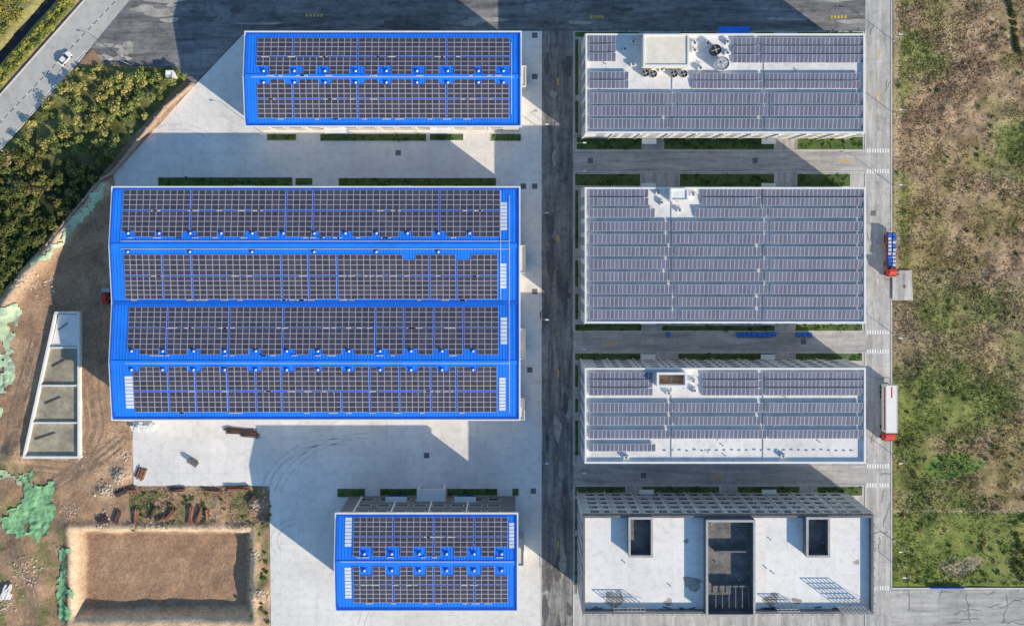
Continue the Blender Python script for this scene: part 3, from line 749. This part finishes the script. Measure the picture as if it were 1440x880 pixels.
for i in range(10): 
    xx=x0+.3+i*(x1-x0-.6)/9; aw.hexa([(xx-.05,y0,4.75),(xx+.05,y0,4.75),(xx+.05,y1,4.35),(xx-.05,y1,4.35)],[(xx-.03,y0,4.83),(xx+.03,y0,4.83),(xx+.03,y1,4.43),(xx-.03,y1,4.43)],0)
for xx in(x0+.3,(x0+x1)/2,x1-.3): aw.box(xx-.08,y1-.3,0,xx+.08,y1-.14,4.2,1)
aw.obj('blue_carport',[blue,steel])
# ------------------------------------------------------------- tank basin
tk=MB()
def wall(p,q,z0,z1,w,mi=0):
    a=W(*p);b=W(*q); tk.rbox((a[0]+b[0])/2,(a[1]+b[1])/2,z0,math.hypot(b[0]-a[0],b[1]-a[1])+w*.98,w,z1-z0,math.atan2(b[1]-a[1],b[0]-a[0]),mi)
xl=lambda y: 82-(y-439)*45/202
wall((82,439),(114,439),-.3,1.5,.55); wall((114.2,441.5),(114.2,639),-.3,1.502,.6); wall((81,442),(37.5,639),-.3,1.504,.6); wall((37,641),(115,641),-.3,1.506,.6)
for y in (488,541,593): wall((xl(y)+2,y),(112,y),-.3,1.3,.4)
P=[W(82,440),W(113,440),W(113,640),W(39,640)]; tk.quad([(P[i][0],P[i][1],.55) for i in(3,2,1,0)],1)
for (y,a,b) in ((463,84,112),(515,76,112),(567,66,112),(617,52,112)):
    wall((a,y),(a+ (b-a)*.45,y-9),.56,.9,.25,2)
P=[W(84,442),W(112,442),W(112,486),W(74,486)]; tk.quad([(P[i][0],P[i][1],.62) for i in(3,2,1,0)],0)
tk.obj('concrete_settling_tank',[tanw,tanf,rust])
def drape(name,pts,mat,seed,lift=.12,wr=.35):
    P=np.array([W(*p) for p in pts]); lo=P.min(0);hi=P.max(0); s=.35
    xs=np.arange(lo[0]-1,hi[0]+1,s); ys=np.arange(lo[1]-1,hi[1]+1,s); X,Y=np.meshgrid(xs,ys)
    jx=(fbm(X,Y,3,seed)-.5)*5; jy=(fbm(X,Y,3,seed+9)-.5)*5
    ins=inpoly(X+jx,Y+jy,[tuple(p) for p in P]); hole=fbm(X,Y,4,seed+20)>.64
    ins&=~hole
    Z=np.maximum.reduce([hf(X+a,Y+b) for a in(-.4,0,.4) for b in(-.4,0,.4)])+lift+wr*(np.abs(fbm(X,Y,1.8,seed+5)-.5)*2)
    idx=np.arange(X.size).reshape(X.shape); m=ins[:-1,:-1]&ins[1:,1:]&ins[:-1,1:]&ins[1:,:-1]
    q=np.stack([idx[:-1,:-1][m],idx[:-1,1:][m],idx[1:,1:][m],idx[1:,:-1][m]],-1)
    used=np.unique(q); rem=-np.ones(X.size,int); rem[used]=np.arange(len(used))
    rawmesh(name,np.stack([X,Y,Z],-1).reshape(-1,3)[used],rem[q],None,mat)
drape('faded_debris_netting',[(-30,440),(6,430),(28,425),(33,440),(22,480),(20,530),(10,570),(0,620),(-30,640)],netg,3,wr=.7)
drape('green_debris_netting',[(28,652),(48,660),(52,675),(75,678),(78,700),(80,735),(70,755),(50,762),(30,752),(5,742),(0,715),(30,708),(34,680),(25,665)],netm,13,wr=.9)
drape('green_debris_netting',[(82,768),(103,770),(100,800),(100,830),(98,868),(86,872),(80,850),(84,820)],netm,23,wr=.7)
drape('green_debris_netting',[(-20,660),(10,664),(35,670),(30,678),(0,676),(-20,690)],netg,33)
drape('green_debris_netting',[(150,258),(120,290),(78,345),(60,362),(50,380),(62,378),(84,355),(124,305),(154,268)],netg,43)
tk=MB()
def trackline(pts,w=.3):
    P=[];
    for (a,b) in zip(pts[:-1],pts[1:]):
        n=max(2,int(math.hypot(b[0]-a[0],b[1]-a[1])/2))
        for i in range(n): P.append((a[0]+(b[0]-a[0])*i/n,a[1]+(b[1]-a[1])*i/n))
    P=np.array(P); 
    for _ in range(8): P[1:-1]=(P[:-2]+P[2:]+P[1:-1])/3
    X=(P[:,0]-720)*K; Y=(440-P[:,1])*K; d=np.gradient(np.stack([X,Y],1),axis=0); d/=np.linalg.norm(d,axis=1)[:,None]; nn=np.stack([-d[:,1],d[:,0]],1)
    for off in(-.9,.9):
        A=np.stack([X,Y],1)+nn*(off-w/2); B=np.stack([X,Y],1)+nn*(off+w/2)
        za=hf(A[:,0],A[:,1])+.05; zb=hf(B[:,0],B[:,1])+.05
        for i in range(len(A)-1):
            if random.random()<.22: continue
            tk.quad([(A[i][0],A[i][1],za[i]),(A[i+1][0],A[i+1][1],za[i+1]),(B[i+1][0],B[i+1][1],zb[i+1]),(B[i][0],B[i][1],zb[i])])
for k in range(6):
    j=random.uniform(-8,8)
    trackline([(140+j,400),(125+j,470),(128+j,560),(135+j,600),(110+j,660),(60+j,690)])
for k in range(6):
    j=random.uniform(-7,7); trackline([(55+j,470),(40+j,520),(22+j,580),(12+j,640)])
for k in range(4):
    j=random.uniform(-12,12); trackline([(175,610+j),(140,640+j),(90,655+j),(40,650+j)])
for k in range(4):
    j=random.uniform(-7,7); trackline([(10+j,740),(30+j,790),(45+j,840),(40+j,890)])
tk.obj('wheel_tracks',[track])
# ------------------------------------------------------------- stacks, rubble
def pile(name,px,py,L,Wd,ang,mat,n=30,th=.12,hgt=1.0):
    mb=MB(); x,y=W(px,py); z=float(hf(np.array([x]),np.array([y]))[0]); z=max(z,0)
    for i in range(n):
        a=ang+random.gauss(0,.06); o=random.uniform(-Wd/2,Wd/2); s=random.gauss(0,L*.05)
        cx=x-math.sin(ang)*o+math.cos(ang)*s; cy=y+math.cos(ang)*o+math.sin(ang)*s
        zz=z+random.random()*hgt*(1-abs(o)/(Wd/2)*.7)
        mb.rbox(cx,cy,zz,L*random.uniform(.7,1.05),th*random.uniform(.8,1.8),th,a,0)
    for k in (-.35,.35): mb.rbox(x+math.cos(ang)*L*k,y+math.sin(ang)*L*k,z-.3,.2,Wd,.4,ang,0)
    return mb.obj(name,[mat])
pile('rebar_bundle',340,606,8.5,1.6,-.12,rust,40,.12,.8); pile('rebar_bundle',352,611,5,1.2,-.1,rust,30,.12,.6)
for (px,py,L,Wd,a,m) in [(191,726,4.5,1.6,1.5,timber),(268,722,5,1.6,1.45,timber),(280,724,4.5,1.5,1.2,timber),(240,722,4,1.4,.9,timber),(228,728,3,1.3,.5,timber),(170,692,3.2,1.6,.4,rust),(165,726,4,1.5,1.3,rust),(145,730,3,2,.3,rust),(185,688,3,1.6,.1,timber),(198,665,3.5,2.5,1.2,timber),(250,688,4,1,.1,rust),(335,686,6,1.1,.05,timber),(355,700,3,1.5,.8,rust),(216,720,3.4,1.0,1.1,rust),(292,722,3,1.1,1.6,timber),(300,690,4.6,1,-.1,timber)]:
    pile('timber_stack' if m is timber else 'formwork_stack',px,py,L,Wd,a,m,26,.16,.9)
rb=MB()
def rock(x,y,z,s):
    n=6; b=[(x+s*random.uniform(.7,1.2)*math.cos(i*1.047),y+s*random.uniform(.7,1.2)*math.sin(i*1.047),z-s*.3) for i in range(n)]
    t=[(x+s*random.uniform(.3,.7)*math.cos(i*1.047+.2),y+s*random.uniform(.3,.7)*math.sin(i*1.047+.2),z+s*random.uniform(.3,.7)) for i in range(n)]
    rb.add(b+t,[(i,(i+1)%n,n+(i+1)%n,n+i) for i in range(n)]+[tuple(range(n,2*n))],0)
def rubble(px,py,r,n,s=.25):
    for i in range(n):
        a=random.gauss(0,r*.5);b=random.gauss(0,r*.5);x,y=W(px+a,py+b)
        rock(x,y,float(hf(np.array([x]),np.array([y]))[0])+.05,s*random.uniform(.5,1.8))
for a in [(168,668,12,110),(150,688,12,90),(142,728,10,50),(100,720,14,50,.18),(60,400,20,40),(30,395,12,40),(362,706,10,70),(368,835,9,60),(40,800,22,80,.25),(8,850,14,50),(175,640,9,30),(20,250,14,60),(5,225,10,50),(360,780,8,40),(215,735,25,50,.18),(300,700,30,60,.15),(120,640,30,50,.15),(230,705,20,40,.15)]: rubble(*a)
rb.obj('rubble',[rubm])
bg=MB()
for i in range(26):
    px=random.uniform(187,217);py=random.uniform(594,605);x,y=W(px,py); bg.rbox(x,y,.02+random.random()*.3,random.uniform(.8,1.6),random.uniform(.6,1),random.uniform(.4,.9),random.uniform(-.4,.4),0)
bg.obj('white_material_bags',[white])
bg=MB()
for i in range(14):
    px=random.uniform(3,18);py=random.uniform(820,838);x,y=W(px,py); bg.rbox(x,y,.3+random.random()*.3,1.7,.5,.5,1.1+random.uniform(-.1,.1),0)
bg.obj('precast_blocks',[tanw])
st=MB(); x,y=W(273,649); st.tube((x-1.3,y+.8,.9),(x+1.2,y-.7,.9),.75,16,0); st.tube((x-1.45,y+.9,.9),(x-1.3,y+.8,.9),.55,16,1); st.tube((x+1.2,y-.7,.9),(x+1.36,y-.8,.9),.55,16,1)
for k in(-.7,.6): st.rbox(x+k*1.2,y-k*.7,0,.3,1.6,.4,-.55,1)
st.obj('storage_tank',[dkgrey,steel])
bw=MB(); BW=[(273,120),(236,152),(162,243),(148,252),(110,296),(70,345)]
kerbline(BW,.35,2.2,0,bw)
for a,b in zip(BW[:-1],BW[1:]):
    n=max(1,int(math.hypot(b[0]-a[0],b[1]-a[1])/18))
    for i in range(n): x,y=W(a[0]+(b[0]-a[0])*i/n,a[1]+(b[1]-a[1])*i/n); bw.box(x-.3,y-.3,0,x+.3,y+.3,2.5,0)
bw.obj('boundary_wall',[simple('weathered_wall_mat',(.44,.33,.25),.9,0,.3)])
g=hut('guard_hut',(234,100,244,109),0,2.8,white,mroof2)
bb=MB()
for i in range(10):
    x,y=W(1311+i*4.8,827,1); bb.box(x-.45,y-.15,.14,x+.42,y+.15,1.1,0,.05)
bb.obj('road_barrier',[bluec])
# ------------------------------------------------------------- street lamps
def lamp(px,py,dirx=1,h=8):
    mb=MB(); x,y=W(px,py)
    mb.cyl(x,y,0,.35,.22,.2,10,1); mb.cyl(x,y,.3,h,.10,.06,8,0)
    mb.tube((x,y,h-.1),(x+dirx*1.6,y,h+.35),.045,6,0); mb.rbox(x+dirx*1.9,y,h+.3,.9,.32,.12,0,1)
    mb.obj('street_lamp',[steel,white])
for p in [(1257,58,-1),(1257,160,-1),(1257,262,-1),(1257,470,-1),(1257,640,-1),(1257,760,-1),(809,205,1),(809,243,1),(809,485,1),(809,653,1),(758,180,1),(758,300,1),(758,445,1),(758,640,1),(758,780,1),(185,92,-1),(372,190,-1),(1262,795,-1)]: lamp(*p)
# ------------------------------------------------------------- vehicles
def local(mb_fn,name,mats,px,py,ang):
    mb=MB(); mb_fn(mb); o=mb.obj(name,mats); x,y=W(px,py); o.location=(x,y,.04); o.rotation_euler=(0,0,ang); return o
def wheelx(mb,x,y,r,w,mi):
    mb.tube((x,y-w/2,r),(x,y+w/2,r),r,14,mi)
def car(mb):
    S=[(-2.3,.72,.45,.78),(-2.15,.84,.28,.92),(-1.2,.9,.25,.98),(0,.91,.25,.97),(1.1,.9,.25,.92),(1.9,.84,.28,.78),(2.25,.66,.42,.62)]
    for a,b in zip(S[:-1],S[1:]):
        def sec(s): return [(s[0],-s[1],s[2]),(s[0],s[1],s[2]),(s[0],s[1]*.97,s[3]),(s[0],-s[1]*.97,s[3])]
        A=sec(a);B=sec(b); mb.add(A+B,[(1,5,4,0),(1,5,6,2),(2,6,7,3),(3,7,4,0)],0)
    for s in(S[0],S[-1]):
        P=[(s[0],-s[1],s[2]),(s[0],s[1],s[2]),(s[0],s[1]*.97,s[3]),(s[0],-s[1]*.97,s[3])]; mb.quad(P,0)
    base=[(-1.85,-.80,.93),(1.0,-.82,.92),(1.0,.82,.92),(-1.85,.80,.93)]; top=[(-1.25,-.62,1.42),(.25,-.64,1.44),(.25,.64,1.44),(-1.25,.62,1.42)]
    mb.hexa(base,top,1); mb.hexa([(x,y,z-.01) for x,y,z in top],[(x*.97,y*.93,z+.05) for x,y,z in top],0)
    for s in(-1,1):
        mb.hexa([(-.55,s*.83-.02,.93),(-.45,s*.83-.02,.93),(-.45,s*.83+.02,.93),(-.55,s*.83+.02,.93)],[(-.55,s*.65-.02,1.43),(-.45,s*.65-.02,1.43),(-.45,s*.65+.02,1.43),(-.55,s*.65+.02,1.43)],0)
        mb.box(.7,s*.92,.95,.9,s*1.08,1.08,0)
        mb.box(2.05,s*.5-.15,.6,2.2,s*.5+.15,.72,3); mb.box(-2.28,s*.6-.12,.65,-2.2,s*.6+.12,.8,4)
    for x in(-1.4,1.4):
        for s in(-1,1): wheelx(mb,x,s*.82,.33,.22,2)
local(car,'parked_car',[carw,glass,black,steel,redm],93,83,math.atan2(196,186)+.05)
def cab(mb,x):
    mb.hexa([(x,-1.2,.9),(x+2.2,-1.2,.9),(x+2.2,1.2,.9),(x,1.2,.9)],[(x,-1.2,2.9),(x+1.95,-1.15,2.9),(x+1.95,1.15,2.9),(x,1.2,2.9)],1)
    mb.hexa([(x+.1,-1.1,2.9),(x+1.6,-1.05,2.9),(x+1.6,1.05,2.9),(x+.1,1.1,2.9)],[(x+.1,-.95,3.5),(x+.7,-.9,3.5),(x+.7,.9,3.5),(x+.1,.95,3.5)],1)
    mb.box(x+2.07,-1.0,1.9,x+2.13,1.0,2.6,2)
    mb.box(x+2.2,-1.2,.5,x+2.4,1.2,.95,4)
    for s in(-1,1): mb.box(x+1.7,s*1.25,2.0,x+1.9,s*1.5,2.6,3)
def truckbox(mb):
    mb.box(-7,-1.25,1.25,6.2,1.25,4.0,0)
    mb.frame(-7.03,-1.28,6.23,1.28,3.9,4.05,.15,4)
    for s in(-1,1): mb.box(-6.5,s*1.25,2.9,5.5,s*1.27,3.6,1)
    mb.box(-7.0,-.5,.8,8.5,.5,1.15,3)
    mb.box(-6.6,-.15,4.002,-3.6,.15,4.02,1)
    cab(mb,6.6)
    for x in(-5.8,-4.5,-3.2,5.2,8):
        for s in(-1,1): wheelx(mb,x,s*1.0,.5,.45,3)
o=local(truckbox,'box_truck',[white,redm,glass,black,steel],1245,573,-math.pi/2); o.scale=(1,1.3,1)
def truckflat(mb):
    mb.box(-5.8,-1.25,1.1,4.0,1.25,1.3,4); mb.box(-5.8,-.5,.7,6,.5,1.08,3)
    mb.frame(-5.8,-1.3,4.0,1.3,1.3,1.9,.08,1)
    n=9
    for i in range(n):
        for j in(-1,1):
            x=-5.6+i*(9.4/n); h=random.uniform(.9,1.3)
            mb.box(x,j*.62-.5,1.3,x+.9,j*.62+.5,1.3+h,5); mb.box(x+.08,j*.62-.42,1.3+h,x+.82,j*.62+.42,1.3+h+.06,6 if random.random()<.35 else 5)
    cab(mb,4.3)
    for x in(-4.6,-3.4,3,5.7):
        for s in(-1,1): wheelx(mb,x,s*1.0,.5,.45,3)
local(truckflat,'flatbed_truck',[white,redm,glass,black,steel,bluec,frame],1249,356,-math.pi/2)
def loader(mb):
    mb.box(-1.8,-.8,.7,1.2,.8,1.3,0); mb.box(-.5,-.6,1.3,.7,.6,2.3,1); mb.box(-.6,-.7,2.3,.8,.7,2.42,0)
    mb.box(-2.0,-.7,1.0,-.7,.7,1.7,0,.1)
    mb.hexa([(1.6,-1,.3),(2.4,-1,.3),(2.4,1,.3),(1.6,1,.3)],[(1.5,-1,1.1),(2.7,-1,1.1),(2.7,1,1.1),(1.5,1,1.1)],3)
    for s in(-1,1): mb.tube((.6,s*.6,1.2),(1.9,s*.6,.8),.1,6,0)
    for x in(-1.2,.9):
        for s in(-1,1): wheelx(mb,x,s*.9,.5,.35,2)
local(loader,'wheel_loader',[redm,glass,black,steel],151,418,math.pi/2)
def binobj(px,py):
    mb=MB(); x,y=W(px,py)
    mb.hexa([(x-.42,y-.4,.1),(x+.42,y-.4,.1),(x+.42,y+.4,.1),(x-.42,y+.4,.1)],[(x-.6,y-.55,1.15),(x+.6,y-.55,1.15),(x+.6,y+.55,1.15),(x-.6,y+.55,1.15)],0)
    mb.box(x-.64,y-.6,1.15,x+.64,y+.6,1.25,0,.04); mb.box(x-.5,y-.75,1.0,x+.5,y-.6,1.08,1)
    for s in(-1,1):
        for t in (-1,1): mb.tube((x+s*.3-.05,y+t*.3,.12),(x+s*.3+.05,y+t*.3,.12),.1,8,1)
    mb.obj('waste_bin',[bluec,black])
for i in range(8): binobj(1038+i*7,469.5+random.uniform(-.6,.6))
for px in(1122,1129,1137,939): binobj(px,469.5)
# ------------------------------------------------------------- light, sky, camera
EL=math.radians(27); d=(0.80,-0.60)
sun=bpy.data.lights.new('sun','SUN'); sun.energy=5.0; sun.angle=math.radians(.5); sun.color=(1,.87,.67)
so=bpy.data.objects.new('sun',sun); sc.collection.objects.link(so)
import mathutils
v=mathutils.Vector((d[0]*math.cos(EL),d[1]*math.cos(EL),math.sin(EL)))
so.rotation_euler=v.to_track_quat('Z','Y').to_euler(); so.location=(150,-120,150)
w=bpy.data.worlds.new('World'); sc.world=w; w.use_nodes=True; nt=w.node_tree
sk=nt.nodes.new('ShaderNodeTexSky'); sk.sky_type='NISHITA'; sk.sun_disc=False; sk.sun_elevation=EL
sk.sun_rotation=math.atan2(d[0],d[1]); sk.air_density=1.8; sk.dust_density=.15; sk.ozone_density=6.5
bgn=nt.nodes['Background']; nt.links.new(sk.outputs[0],bgn.inputs[0]); bgn.inputs[1].default_value=.15
cd=bpy.data.cameras.new('camera'); co=bpy.data.objects.new('camera',cd); sc.collection.objects.link(co)
cd.sensor_width=36; cd.lens=36*H/(1440*K); cd.shift_y=-(440-NY)/1440.0; cd.clip_end=6000; cd.clip_start=1
co.location=(0,(440-NY)*K,H); sc.camera=co
sc.view_settings.view_transform='Standard'; sc.view_settings.look='None'; sc.view_settings.exposure=0
